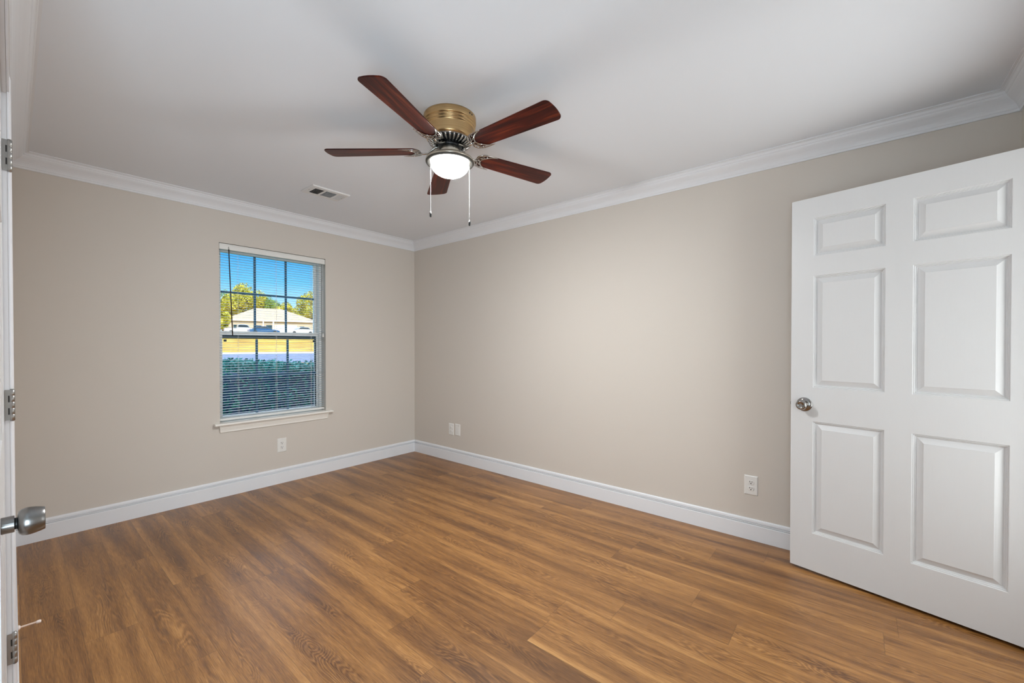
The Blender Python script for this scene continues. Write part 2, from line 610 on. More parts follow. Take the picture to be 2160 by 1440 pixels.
BASE = [(0, 0), (.014, 0), (.014, .097), (.0125, .100), (.0050, .1004), (.0050, .1040), (.0118, .1052), (.0118, .1095), (.0040, .1100), (.0040, .1140), (.0105, .1155), (.0100, .1225), (.0085, .1300), (.0055, .1345), (0, .1355)]
CROWN = [(0, .097), (.0075, .097), (.0095, .092), (.0095, .086), (.0125, .083), (.016, .074), (.0215, .0645), (.029, .055), (.0375, .0465), (.0465, .0385), (.0530, .0315), (.0565, .0255), (.0565, .0225), (.060, .0205), (.0625, .0165), (.0645, .0115), (.0675, .0085), (.0715, .0075), (.0735, .0055), (.0825, .005), (.0825, 0), (0, 0)]
wallset = {
    'back': ((XL, 0, 0), (0, 0, 0), (0, -1, 0)),
    'right': ((0, 0, 0), (0, YN, 0), (-1, 0, 0)),
    'left': ((XL, YN, 0), (XL, 0, 0), (1, 0, 0)),
    'front': ((0, YN, 0), (XL, YN, 0), (0, 1, 0)),
}
cl = {'back': 'white crown moulding above the window wall', 'right': 'white crown moulding running above the open door', 'left': 'white crown moulding along the left edge of the ceiling', 'front': 'short white crown return in the upper right corner'}
for i, (s, (A, B_, n)) in enumerate(wallset.items()):
    struct(run(CROWN, A, B_, n, H, sgn=-1).build('trim_%d' % (i + 1), M['trim']), cl[s], 'crown moulding')
struct(run(BASE, (XL, 0, 0), (0, 0, 0), (0, -1, 0), 0).build('baseboard_back', M['trim']), 'white baseboard below the window', 'baseboard')
struct(run(BASE, (0, 0, 0), (0, YN, 0), (-1, 0, 0), 0).build('baseboard_right', M['trim']), 'white baseboard along the wall behind the open door', 'baseboard')
struct(run(BASE, (XL, CY1 + .062, 0), (XL, 0, 0), (1, 0, 0), 0, 0, 1).build('baseboard_left', M['trim']), 'white baseboard seen end-on beside the closet casing', 'baseboard')
struct(run(BASE, (EX0 - .07, YN, 0), (XL, YN, 0), (0, 1, 0), 0, 0, 1).build('baseboard_front', M['trim']), 'white baseboard of the near wall', 'baseboard')

# closet casing and jamb (left edge of the photo)
b = MB()
CF = -3.0285
cas = [(CY1 - .001, XL), (CY1 - .001, CF - .001), (CY1 + .003, CF), (CY1 + .018, CF + .001), (CY1 + .024, CF - .001), (CY1 + .03, CF + .002), (CY1 + .052, CF + .004), (CY1 + .060, CF + .002), (CY1 + .062, XL)]
b.loft([[(x, y, 0) for y, x in cas], [(x, y, DZ + .06) for y, x in cas]])
b.box(XL, CF, CY0 - .06, CY1, DZ - .002, DZ + .06)
b.box(XL, CF, CY0 - .062, CY0, 0, DZ + .06)
struct(b.build('trim_5', M['trim'], bevel=.001), 'white casing around the closet opening', 'door casing')
b = MB()
b.box(XL - .12, XL - .0005, CY1 - .012, CY1 - .0005, 0, DZ).box(XL - .12, XL - .0005, CY0 + .0005, CY0 + .014, 0, DZ).box(XL - .12, XL - .0005, CY0 + .014, CY1 - .012, DZ - .012, DZ - .0005)
struct(b.build('trim_6', M['trim']), 'white jamb lining the closet opening', 'door jamb')
b = MB()
for x0, x1 in ((EX0 - .065, EX0), (EX1, EX1 + .065)):
    b.box(x0, x1, YN, YN + .014, 0, DZ + .065)
b.box(EX0, EX1, YN, YN + .014, DZ, DZ + .065)
b.box(EX0 + .0005, EX0 + .014, YN - .12, YN, 0, DZ).box(EX1 - .014, EX1 - .0005, YN - .12, YN, 0, DZ)
struct(b.build('trim_7', M['trim'], bevel=.002), 'white casing of the entry doorway', 'door casing')

# ------------------------------------------------------------------ six-panel doors


def panel_door(name, w, h, th, parent=None):
    """Local: x across from the latch edge, y into the slab (front face y = 0), z up."""
    st, mu = 0.104 * w / 0.898, 0.098 * w / 0.898
    pw = (w - 2 * st - mu) / 2
    xs = [0, st, st + pw, st + pw + mu, w - st, w]
    zs = [0, .204, .816, 1.000, 1.607, 1.715, 1.919, h]
    b = MB()
    ring = [(0, 0), (.0022, .0042), (.0055, .0040), (.0078, .0100), (.0110, .0102), (.0130, .0142), (.0155, .0145), (.039, .0032), (.0405, .0010)]
    for side in (0, 1):
        Y = (lambda d: d) if side == 0 else (lambda d: th - d)
        for i in range(5):
            for j in range(7):
                x0, x1, z0, z1 = xs[i], xs[i + 1], zs[j], zs[j + 1]
                if i in (1, 3) and j in (1, 3, 5):
                    rs = []
                    for o, d in ring:
                        rs.append([(x0 + o, Y(d), z0 + o), (x1 - o, Y(d), z0 + o), (x1 - o, Y(d), z1 - o), (x0 + o, Y(d), z1 - o)])
                    b.loft(rs, True, False)
                    b.add(rs[-1], [(0, 1, 2, 3)])
                else:
                    b.add([(x0, Y(0), z0), (x1, Y(0), z0), (x1, Y(0), z1), (x0, Y(0), z1)], [(0, 1, 2, 3)])
    for i in range(5):
        for z in (0, h):
            b.add([(xs[i], 0, z), (xs[i + 1], 0, z), (xs[i + 1], th, z), (xs[i], th, z)], [(0, 1, 2, 3)])
    for j in range(7):
        for x in (0, w):
            b.add([(x, 0, zs[j]), (x, th, zs[j]), (x, th, zs[j + 1]), (x, 0, zs[j + 1])], [(0, 1, 2, 3)])
    import bmesh
    o = b.build(name, M['door'], parent)
    bm = bmesh.new()
    bm.from_mesh(o.data)
    bmesh.ops.remove_doubles(bm, verts=bm.verts, dist=1e-5)
    bmesh.ops.recalc_face_normals(bm, faces=bm.faces)
    bm.to_mesh(o.data)
    bm.free()
    return o


def rotframe(ex, ey, ez, loc):
    return Matrix(((ex[0], ey[0], ez[0], loc[0]), (ex[1], ey[1], ez[1], loc[1]), (ex[2], ey[2], ez[2], loc[2]), (0, 0, 0, 1)))


DA = -0.2217
ds = Vector((math.sin(DA), -math.cos(DA), 0))
dback = Vector((-ds.y, ds.x, 0))            # into the slab, away from the camera
door1 = panel_door('door_1', 0.898, 2.032, .035)
door1.matrix_world = rotframe(ds, dback, (0, 0, 1), (-0.2179, -3.7194, .016))
struct(door1, 'white six-panel door standing open at the right', 'door')
kz = .905
b = MB().lathe([(.0005, .001), (.0375, .001), (.038, -.003), (.0365, -.006), (.026, -.0095), (.017, -.011), (.0005, -.011)], 36, (.0655, 0, kz), (0, 1, 0))
b.build('knob_rose', M['dark_chrome'], door1)
b = MB().lathe([(.0005, -.008), (.0115, -.008), (.0105, -.020), (.012, -.026), (.0185, -.031), (.0245, -.037), (.0268, -.044), (.0262, -.051), (.0225, -.0570), (.016, -.0595), (.0155, -.0585), (.008, -.0575), (.0005, -.0575)], 36, (.0655, 0, kz), (0, 1, 0))
b.build('door_knob', M['dark_chrome'], door1)
MB().box(.061, .0645, -.0592, -.0578, kz - .001, kz + .001).build('key_slot', M['dark'], door1)
MB().box(-.0015, .0004, .006, .029, kz - .03, kz + .03).build('latch_plate', M['hinge'], door1)
MB().box(-.007, .0002, .0115, .0235, kz - .009, kz + .009).build('latch', M['nickel'], door1, bevel=.002)
MB().lathe([(.0005, .035), (.032, .035), (.030, .042), (.012, .045), (.012, .06), (.026, .07), (.026, .088), (.015, .095), (.0005, .095)], 28, (.0655, 0, kz), (0, 1, 0)).build('door_knob', M['dark_chrome'], door1)
for hz in (.27, 1.05, 1.84):
    MB().lathe([(.0055, -.045), (.0055, .045)], 14, (.9035, .038, hz)).box(.898, .9005, .004, .033, hz - .044, hz + .044).build('hinge', M['hinge'], door1)

# closed closet leaf at the left edge, seen almost edge-on
W2 = .835
door2 = panel_door('door_2', W2, 2.034, .035)
door2.matrix_world = rotframe((0, 1, 0), (-1, 0, 0), (0, 0, 1), (-3.0455, -2.7545, .012))
struct(door2, 'white closet door at the left edge seen almost edge-on', 'door')
kz2, kx2 = .873, .063
# local y is into the slab, so the room side is negative y
MB().lathe([(.0005, -.0002), (.0165, -.0002), (.0165, -.0180), (.0005, -.0180)], 32, (kx2, 0, kz2), (0, 1, 0), smooth=False).build('knob_rose', M['nickel'], door2, bevel=.0008)
MB().lathe([(.0005, -.0178), (.0115, -.0178), (.0115, -.0225), (.0005, -.0225)], 28, (kx2, 0, kz2), (0, 1, 0)).build('knob_shank', M['black'], door2)
MB().lathe([(.0005, -.0215), (.0170, -.0218), (.0225, -.0235), (.0262, -.0275), (.0275, -.033), (.0275, -.039), (.0262, -.047), (.0245, -.0535), (.0228, -.0585), (.0222, -.0592), (.0005, -.0592)], 40, (kx2, 0, kz2), (0, 1, 0)).build('door_knob', M['nickel'], door2)
for hz in (1.842, 1.0435, .258):
    hb = MB()
    hx = W2 + .0035
    hb.lathe([(.0001, -.0515), (.004, -.0515), (.0045, -.0495), (.0062, -.0490), (.0062, -.0305), (.0056, -.030), (.0062, -.0295), (.0062, -.0105), (.0056, -.010), (.0062, -.0095), (.0062, .0095), (.0056, .010), (.0062, .0105), (.0062, .0295), (.0056, .030), (.0062, .0305), (.0062, .0490), (.0045, .0495), (.004, .0515), (.0001, .0515)], 18, (hx, -.0165, hz))
    hg = hb.build('hinge', M['hinge'], door2)
    MB().box(hx - .004, hx - .0025, -.0135, -.0008, hz - .049, hz + .049).build('hinge_leaf', M['hinge'], hg)
    for dz in (-.020, .020):
        MB().box(hx - .0048, hx - .0041, -.0112, -.0082, hz + dz - .0105, hz + dz + .0105).build('hinge_slot', M['dark'], hg)

# ------------------------------------------------------------------ window
GZ = (.645, 1.300, 1.330, 1.367, 2.036)
win = empty('window_1', ((OX0 + OX1) / 2, .15, OZ0))
struct(win, 'white vinyl window with grilles in the back wall', 'window')


def wbuild(b, name, m, parent=win, bevel=0.0):
    off = Vector(((OX0 + OX1) / 2, .15, OZ0))
    if parent is not win:
        off = Vector((0, 0, 0)) + off
    b.v = [tuple(Vector(p) - off) for p in b.v]
    return b.build(name, m, parent, bevel=bevel)


b = MB()
fx0, fx1 = OX0 + .001, OX1 - .001
b.box(fx0, -1.915, .085, T - .002, OZ0 + .022, OZ1 - .001).box(-1.087, fx1, .085, T - .002, OZ0 + .022, OZ1 - .001)
b.box(-1.915, -1.087, .085, T - .002, 2.056, OZ1 - .001).box(-1.915, -1.087, .085, T - .002, OZ0 + .022, .625)
wbuild(b, 'window_frame', M['vinyl'], bevel=.0015)


def sash(x0, x1, z0, z1, gx0, gx1, gz0, gz1, y0, y1):
    b = MB()
    b.box(x0, gx0, y0, y1, z0, z1).box(gx1, x1, y0, y1, z0, z1).box(gx0, gx1, y0, y1, z0, gz0).box(gx0, gx1, y0, y1, gz1, z1)
    s = wbuild(b, 'sash', M['vinyl'], bevel=.0012)
    ym = (y0 + y1) / 2
    wbuild(MB().box(gx0 - .004, gx1 + .004, ym - .002, ym + .002, gz0 - .004, gz1 + .004), 'pane', M['glass'], s).location = (0, 0, 0)
    return s, ym


s1, ym = sash(-1.914, -1.088, 1.332, 2.055, -1.895, -1.107, 1.367, 2.036, .142, .176)


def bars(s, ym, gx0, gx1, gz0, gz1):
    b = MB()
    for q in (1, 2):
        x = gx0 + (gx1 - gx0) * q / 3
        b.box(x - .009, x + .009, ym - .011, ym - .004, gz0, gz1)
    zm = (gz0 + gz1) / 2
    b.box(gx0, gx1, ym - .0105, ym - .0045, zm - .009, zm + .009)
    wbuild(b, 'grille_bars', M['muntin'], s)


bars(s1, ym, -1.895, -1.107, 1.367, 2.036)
s2, ym2 = sash(-1.914, -1.088, .626, 1.366, -1.895, -1.107, .648, 1.332, .105, .139)
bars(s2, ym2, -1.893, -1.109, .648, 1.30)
b = MB().box(-1.894, -1.108, .108, .120, 1.302, 1.3315).box(-1.118, -1.1075, .112, .119, .650, 1.302)  # dark strips on the sash, standing in for the rail's backlit shade
wbuild(b, 'sash_shade', M['sash_shade'], s2)
for x in (-1.875, -1.13):
    wbuild(MB().box(x - .010, x + .010, .103, .107, 1.276, 1.296), 'tilt_latch', M['sash_shade'], s2)

b = MB()
sp = [(T - .115, .607), (-.038, .607), (-.044, .604), (-.046, .598), (-.044, .591), (-.038, .587), (T - .115, .587)]
sx0, sx1 = -1.987, -1.007
b.box(OX0 + .0005, OX1 - .0005, -.001, .0845, .5865, .607)
lip = [(-.0005, .607), (-.038, .607), (-.044, .604), (-.046, .598), (-.044, .591), (-.038, .587), (-.0005, .587)]
b.loft([[(sx0, y, z) for y, z in lip], [(sx1, y, z) for y, z in lip]])
struct(b.build('window_sill', M['stool'], bevel=.001), 'cream window stool below the blinds', 'window sill')
ap = [(-.0005, .5865), (-.026, .5865), (-.024, .578), (-.019, .566), (-.0185, .562), (-.0165, .560), (-.013, .548), (-.011, .541), (-.011, .531), (-.008, .528), (-.0005, .528)]
b = MB().loft([[(-1.950 + (.587 - z) * .10, y, z) for y, z in ap], [(-1.045 - (.587 - z) * .10, y, z) for y, z in ap]])
struct(b.build('trim_8', M['stool']), 'cream apron moulding under the window sill', 'window trim')

# ------------------------------------------------------------------ mini blind
BX0, BX1, BY = OX0 + .005, OX1 - .005, .034
blind = empty('mini_blind', ((BX0 + BX1) / 2, BY, OZ1))
tag(blind, 'white horizontal mini blind lowered in the window with slats open', 'blind')


def bb(b, name, m, bevel=0.0, parent=None):
    off = Vector(((BX0 + BX1) / 2, BY, OZ1))
    b.v = [tuple(Vector(p) - off) for p in b.v]
    return b.build(name, m, parent or blind, bevel=bevel)


bb(MB().box(BX0, BX1, BY - .019, BY + .019, OZ1 - .031, OZ1 - .0012), 'headrail', M['blind'], .002)
b = MB().box(BX0 - .002, BX1 + .002, BY - .030, BY - .0235, OZ1 - .052, OZ1 - .006).box(BX0 - .002, BX1 + .002, BY - .0322, BY - .030, OZ1 - .049, OZ1 - .040).box(BX0 - .002, BX1 + .002, BY - .0322, BY - .030, OZ1 - .016, OZ1 - .009)
bb(b, 'valance', M['blind'], .001)
b = MB()
z = .652
tilt = math.radians(3)
while z < OZ1 - .045:
    sec_t, sec_b = [], []
    for q in range(5):
        u = -1 + q * .5
        y = BY + u * .0125
        zz = z + .0016 * (1 - u * u) + u * .0125 * math.sin(tilt)
        sec_t.append((y, zz + .00025))
        sec_b.append((y, zz - .00025))
    sec = sec_t + sec_b[::-1]
    b.loft([[(BX0 + .002, y, q) for y, q in sec], [(BX1 - .002, y, q) for y, q in sec]], smooth=False)
    z += .0213
bb(b, 'slats', M['slat'])
bb(MB().box(BX0 + .001, BX1 - .001, BY - .012, BY + .012, .622, .638), 'bottom_rail', M['blind'], .003)
for x in (-1.80, -1.50, -1.19):
    b = MB()
    for dy in (-.0135, .0135):
        b.tube([(x, BY + dy, OZ1 - .03), (x, BY + dy, .636)], .0006, 5)
    b.tube([(x + .004, BY, OZ1 - .03), (x + .004, BY, .636)], .0007, 5)
    bb(b, 'ladder_cord', M['cord'])
w_ = bb(MB().tube([(-1.876, BY - .040, 2.036), (-1.866, BY - .040, 1.72), (-1.852, BY - .040, 1.325)], .0042, 8), 'tilt_wand', M['wand'])
bb(MB().tube([(-1.876, BY - .036, 2.058), (-1.876, BY - .040, 2.034)], .002, 6), 'wand_hook', M['hinge'])
b = MB().tube([(-1.082, BY - .026, 2.036), (-1.083, BY - .026, 1.36)], .0012, 6).tube([(-1.089, BY - .026, 2.036), (-1.087, BY - .026, 1.36)], .0012, 6)
lc = bb(b, 'lift_cord', M['cord'])
bb(MB().lathe([(.001, 0), (.006, -.004), (.0085, -.035), (.007, -.038), (.0005, -.038)], 14, (-1.085, BY - .026, 1.362)), 'cord_tassel', M['blind'])


# ------------------------------------------------------------------ wall plates
def plate_base(name, loc, rz):
    """Local: plate in the xz plane, facing -y."""
    e = empty(name, loc, rz)
    w, h, d = .0385, .062, .0055
    b = MB().loft([[(-w, -.0002, -h), (w, -.0002, -h), (w, -.0002, h), (-w, -.0002, h)], [(-w, -.002, -h), (w, -.002, -h), (w, -.002, h), (-w, -.002, h)], [(-w + .005, -d, -h + .005), (w - .005, -d, -h + .005), (w - .005, -d, h - .005), (-w + .005, -d, h - .005)]])
    b.build('face_plate', M['white_plastic'], e)
    return e


def duplex(e, m_slot):
    for zc in (-.0195, .0195):
        pts = []
        for j in range(24):
            a = 2 * PI * j / 24
            pts.append((.0172 * math.cos(a), max(-.0125, min(.0125, .0172 * math.sin(a)))))
        b = MB().loft([[(x, -.0050, zc + z_) for x, z_ in pts], [(x, -.0078, zc + z_) for x, z_ in pts], [(x * .95, -.0084, zc + z_ * .95) for x, z_ in pts]])
        r = b.build('receptacle', M['white_plastic'], e)
        b = MB().box(-.0083, -.0052, -.0089, -.0080, zc + .0005, zc + .0095).box(.0052, .0080, -.0089, -.0080, zc + .0015, zc + .0085)
        b.lathe([(.0033, -.0089), (.0033, -.0080)], 12, (0, 0, zc - .0062), (0, 1, 0))
        b.build('slots', m_slot, r)
    MB().lathe([(.0005, -.0062), (.0028, -.0060), (.003, -.005)], 12, (0, 0, 0), (0, 1, 0)).build('screw', M['white_plastic'], e)


M['slot_pale'] = mat('slot_pale', (0.42, 0.41, 0.40), 0.6)
o1 = plate_base('wall_outlet', (-1.470, 0, .342), 0)
duplex(o1, M['dark'])
tag(o1, 'white duplex outlet on the wall below the window', 'outlet', 'white wall plates')
o2 = plate_base('wall_outlet', (0, -3.4865, .348), -PI / 2)
duplex(o2, M['dark'])
tag(o2, 'white duplex outlet low on the wall beside the open door', 'outlet', 'white wall plates')
o3 = plate_base('wall_outlet', (0, -.640, .340), -PI / 2)
duplex(o3, M['slot_pale'])
tag(o3, 'all-white duplex outlet near the room corner, left of the blank plate', 'outlet', 'white wall plates')
o4 = plate_base('blank_plate', (0, -.740, .345), -PI / 2)
b = MB().box(-.0165, .0165, -.0072, -.0050, -.0335, .0335)
b.build('insert', M['white_plastic'], o4, bevel=.001)
for z_ in (-.048, .048):
    MB().lathe([(.0005, -.0062), (.0028, -.0060), (.003, -.005)], 12, (0, 0, z_), (0, 1, 0)).build('screw', M['white_plastic'], o4)
tag(o4, 'white plain wall plate near the room corner, right of the outlet', 'wall plate', 'white wall plates')

# ------------------------------------------------------------------ door stop
stop = empty('door_stop', (XL + .014, -1.312, .064))
tag(stop, 'pinkish white door stop rod sticking out of the left baseboard', 'door stop')
MB().lathe([(.0005, .0002), (.0095, .0002), (.0095, .003), (.006, .007), (.0005, .007)], 18, (0, 0, 0), (1, 0, 0)).build('base', M['rubber'], stop)
b = MB()
pr = [(.0033, .006)]
q = .008
while q < .052:
    pr += [(.0040, q), (.0036, q + .001)]
    q += .002
pr += [(.0033, .053)]
b.lathe(pr, 14, (0, 0, 0), (1, 0, -.02)).build('spring', M['spring'], stop)
MB().lathe([(.0005, .050), (.0055, .050), (.0068, .054), (.0068, .060), (.0055, .064), (.0005, .065)], 16, (0, 0, -.001), (1, 0, -.02)).build('rubber_tip', M['rubber'], stop)

# ------------------------------------------------------------------ ceiling air vent
VX0, VX1, VY0, VY1 = -1.592, -1.298, -.896, -.690
vent = empty('air_vent', ((VX0 + VX1) / 2, (VY0 + VY1) / 2, H))
tag(vent, 'white three-section air register on the ceiling above the window', 'vent')


def vb(b, name, m, bevel=0.0):
    b.v = [tuple(Vector(p) - Vector(((VX0 + VX1) / 2, (VY0 + VY1) / 2, H))) for p in b.v]
    return b.build(name, m, vent, bevel=bevel)


hx = [(-1.553, -1.484), (-1.467, -1.383), (-1.366, -1.312)]
hy0, hy1 = -.852, -.732
z0, z1 = H - .010, H - .0005
b = MB()
xs = [VX0 + .006, hx[0][0], hx[0][1], hx[1][0], hx[1][1], hx[2][0], hx[2][1], VX1 - .006]
b.box(xs[0], xs[-1], VY0 + .006, hy0, z0, z0 + .002).box(xs[0], xs[-1], hy1, VY1 - .006, z0, z0 + .002)
for i in (0, 2, 4, 6):
    b.box(xs[i], xs[i + 1], hy0, hy1, z0, z0 + .002)
# sloped rim
o_, i_ = [(VX0, VY0), (VX1, VY0), (VX1, VY1), (VX0, VY1)], [(VX0 + .006, VY0 + .006), (VX1 - .006, VY0 + .006), (VX1 - .006, VY1 - .006), (VX0 + .006, VY1 - .006)]
b.loft([[(x, y, z1) for x, y in o_], [(x, y, z0 + .006) for x, y in o_], [(x, y, z0) for x, y in i_]], True, False)
vb(b, 'vent_frame', M['vent_metal'])
vb(MB().box(VX0 + .01, VX1 - .01, VY0 + .01, VY1 - .01, H - .0015, H - .0006), 'duct_opening', M['vent_back'])
for i, (x0, x1) in enumerate(hx):
    b = MB()
    if i == 1:
        n = 9
        for q in range(n):
            y = hy0 + (hy1 - hy0) * (q + .5) / n
            b.add([(x0, y - .007, z0 + .0005), (x1, y - .007, z0 + .0005), (x1, y + .004, z0 + .0075), (x0, y + .004, z0 + .0075), (x0, y - .007, z0 + .0013), (x1, y - .007, z0 + .0013), (x1, y + .004, z0 + .0083), (x0, y + .004, z0 + .0083)], [(0, 1, 2, 3), (7, 6, 5, 4), (0, 4, 5, 1), (2, 6, 7, 3), (1, 5, 6, 2), (0, 3, 7, 4)])
    else:
        n = 6
        sgn = 1 if i == 0 else -1
        for q in range(n):
            x = x0 + (x1 - x0) * (q + .5) / n
            xa, xb = x - .0045 * sgn, x + .0045 * sgn
            b.add([(xa, hy0, z0 + .0005), (xa, hy1, z0 + .0005), (xb, hy1, z0 + .0078), (xb, hy0, z0 + .0078), (xa + .0008, hy0, z0 + .0005), (xa + .0008, hy1, z0 + .0005), (xb + .0008, hy1, z0 + .0078), (xb + .0008, hy0, z0 + .0078)], [(0, 1, 2, 3), (7, 6, 5, 4), (0, 4, 5, 1), (2, 6, 7, 3), (1, 5, 6, 2), (0, 3, 7, 4)])
    vb(b, 'louvres', M['vent_metal'])
for x in (VX0 + .018, VX1 - .018):
    vb(MB().lathe([(.0005, -.0025), (.003, -.002), (.0035, 0)], 10, (x, (VY0 + VY1) / 2, z0)), 'screw', M['hinge'])

# ------------------------------------------------------------------ ceiling fan
FX, FY = -1.5474, -2.3525
fan = empty('ceiling_fan', (FX, FY, H))
tag(fan, 'brass five-blade ceiling fan with cherry blades and lit bowl light', 'ceiling fan')
Z = lambda z_: z_ - H
MB().lathe([(.0005, Z(2.4395)), (.136, Z(2.4395)), (.1365, Z(2.435)), (.1365, Z(2.409)), (.1350, Z(2.4065)), (.1295, Z(2.4045)), (.1285, Z(2.4010)), (.1340, Z(2.3985)), (.1345, Z(2.3955)), (.1335, Z(2.3930)), (.1275, Z(2.3905)), (.1270, Z(2.3870)), (.1318, Z(2.3845)), (.1322, Z(2.3815)), (.1310, Z(2.3790)), (.1262, Z(2.3765)), (.1255, Z(2.373)), (.1215, Z(2.335)), (.1205, Z(2.324)), (.1170, Z(2.319)), (.1110, Z(2.3165)), (.0005, Z(2.3165))], 72).build('motor_housing', M['brass'], fan)
# slotted canopy screws on the housing
for a in (275, 283):
    a = math.radians(a)
    MB().lathe([(.0005, .002), (.004, .0015), (.0045, -.002)], 10, (.1365 * math.cos(a), .1365 * math.sin(a), Z(2.4245)), (math.cos(a), math.sin(a), 0)).build('screw', M['black'], fan)
MB().lathe([(.0005, Z(2.3163)), (.108, Z(2.3163)), (.100, Z(2.308)), (.070, Z(2.296)), (.0005, Z(2.296))], 60).build('vent_gap', M['black'], fan)
b = MB()
for q in range(30):
    a = 2 * PI * q / 30
    ca, sa = math.cos(a), math.sin(a)
    pts = [(r * ca, r * sa, z_) for r, z_ in ((.110, Z(2.3150)), (.103, Z(2.3065)), (.090, Z(2.2990)), (.068, Z(2.2925)))]
    b.tube(pts, [.0062, .0058, .0052, .0042], 6)
b.lathe([(.107, Z(2.3170)), (.113, Z(2.3168)), (.1135, Z(2.3135)), (.107, Z(2.3125))], 60, caps=False)
b.build('flywheel_ring', M['chrome'], fan)
MB().lathe([(.0005, Z(2.297)), (.062, Z(2.297)), (.062, Z(2.284)), (.057, Z(2.279)), (.0005, Z(2.279))], 40).build('motor_hub', M['black'], fan)
MB().lathe([(.0005, Z(2.2795)), (.047, Z(2.2795)), (.049, Z(2.277)), (.049, Z(2.257)), (.046, Z(2.252)), (.0005, Z(2.252))], 48).build('switch_housing', M['brushed'], fan)
MB().lathe([(.0005, Z(2.2525)), (.045, Z(2.2525)), (.060, Z(2.249)), (.082, Z(2.241)), (.104, Z(2.231)), (.118, Z(2.2235)), (.1245, Z(2.2175)), (.1265, Z(2.2115)), (.1262, Z(2.2075)), (.1235, Z(2.2075)), (.0005, Z(2.2145))], 72).build('light_pan', M['brushed'], fan)
MB().lathe([(.1258, Z(2.2076)), (.1255, Z(2.2045)), (.1230, Z(2.2010)), (.1190, Z(2.1992)), (.1145, Z(2.1997)), (.1105, Z(2.2030)), (.1085, Z(2.2085)), (.1080, Z(2.2128)), (.1225, Z(2.2078))], 72, caps=False).build('pan_lip', M['pan_lip'], fan)
prof = []
for q in range(15):
    a = (PI / 2) * q / 14
    prof.append((.1035 * math.cos(a), Z(2.2055) - .0735 * math.sin(a)))
MB().lathe([(.1035, Z(2.2135))] + prof, 64, caps=True).build('bowl_shade', M['bowl'], fan)

# blades and arms
R0, R1 = .158, .652


def blade_outline():
    w0, w1 = .052, .066
    pts = []
    for q in range(9):                       # rounded root
        a = PI / 2 + PI * q / 8
        pts.append((R0 + .040 + .040 * math.cos(a), w0 * math.sin(a)))
    rc, bow = .026, .011                     # rounded tip corners and a slightly bowed end
    half = []
    for q in range(6):                       # along the end, centre outwards
        y = (w1 - rc) * q / 5
        half.append((R1 - bow * (y / w1) ** 2, y))
    xe = half[-1][0]
    for q in range(1, 8):
        a = (PI / 2) * q / 7
        half.append((xe - rc + rc * math.cos(a), w1 - rc + rc * math.sin(a)))
    pts += [(x, -y) for x, y in reversed(half)] + half[1:]
    return pts


POUT = blade_outline()
BZ = Z(2.2665)
blade_mesh = arm_mesh = None
for k in range(5):
    ang = math.radians(200.1 + 72 * k)
    if k == 0:
        b = MB().prism(POUT, -.003, .003)
        ob = b.build('blade', M['blade'], fan, bevel=.0012)
        blade_mesh = ob.data
        # cast arm: S-curved neck and a filigree crescent under the blade
        a = MB()
        a.tube([(.050, 0, .020), (.075, 0, .018), (.098, 0, .004), (.118, 0, -.010), (.140, 0, -.012), (.165, 0, -.0085)], [.010, .0095, .0085, .0075, .007, .007], 8, flat=.7)

        def bez(P, n=12):
            out = []
            for q in range(n + 1):
                t = q / n
                p = [Vector(x) for x in P]
                while len(p) > 1:
                    p = [p[i].lerp(p[i + 1], t) for i in range(len(p) - 1)]
                out.append(p[0])
            return out
        zc = -.0062
        for s in (1, -1):
            a.tube(bez([(.160, 0, zc), (.140, s * .050, zc), (.190, s * .062, zc), (.262, s * .060, zc)]), [.0058] * 6 + [.0052, .0048, .0043, .0037, .003, .0022, .0012], 7, flat=.6)
            a.tube(bez([(.182, 0, zc), (.186, s * .026, zc), (.212, s * .050, zc), (.262, s * .060, zc)]), [.0045] * 7 + [.004, .0036, .003, .0026, .002, .0012], 7, flat=.6)
            a.tube(bez([(.160, 0, zc), (.168, s * .016, zc), (.178, s * .030, zc), (.186, s * .050, zc)], 8), .0034, 6, flat=.6)
            a.tube(bez([(.172, s * .018, zc), (.182, s * .020, zc), (.186, s * .024, zc), (.192, s * .034, zc)], 6), .003, 6, flat=.6)
        a.tube([(.158, 0, zc), (.186, 0, zc)], .0052, 7, flat=.6)
        for px_, py_ in ((.170, 0), (.200, .046), (.200, -.046)):
            a.lathe([(.0004, -.0040), (.0035, -.0032), (.0045, 0)], 10, (px_, py_, zc))
        oa = a.build('blade_arm', M['chrome'], fan)
        arm_mesh = oa.data
    else:
        ob0, oa0 = ob, oa
        ob = ob0.copy()
        col.objects.link(ob)
        oa = oa0.copy()
        col.objects.link(oa)
    for o_ in (ob, oa):
        o_.parent = fan
        o_.location = (0, 0, BZ)
        Mx = Matrix.Rotation(ang, 4, 'Z') @ Matrix.Rotation(math.radians(-9.5), 4, 'X')
        o_.rotation_euler = Mx.to_euler()

# pull chains
vd = Vector((FX - CAM.x, FY - CAM.y, 0)).normalized()
rd = Vector((vd.y, -vd.x, 0))
for lat, zb in ((-.0985, 1.900), (.0995, 1.866)):
    p = rd * lat - vd * .052
    b = MB()
    zt = 2.206
    n = int((zt - zb - .026) / .0052)
    ring = [(.0008, Z(zt))]
    for q in range(n):
        zz = zt - q * .0052
        ring += [(.0017, Z(zz - .0016)), (.0017, Z(zz - .0036)), (.0009, Z(zz - .0052))]
    b.lathe(ring, 7, (p.x, p.y, 0))
    ch = b.build('pull_chain', M['chain'], fan)
    zk = ring[-1][1]
    MB().lathe([(.0005, zk + .001), (.003, zk), (.0034, zk - .004), (.0030, zk - .006)], 12, (p.x, p.y, 0)).build('ferrule', M['cord'], ch)
    MB().lathe([(.0005, zk - .005), (.0042, zk - .006), (.0052, zk - .012), (.0048, zk - .026), (.0030, zk - .029), (.0005, zk - .0295)], 14, (p.x, p.y, 0)).build('pull_knob', M['black'], ch)

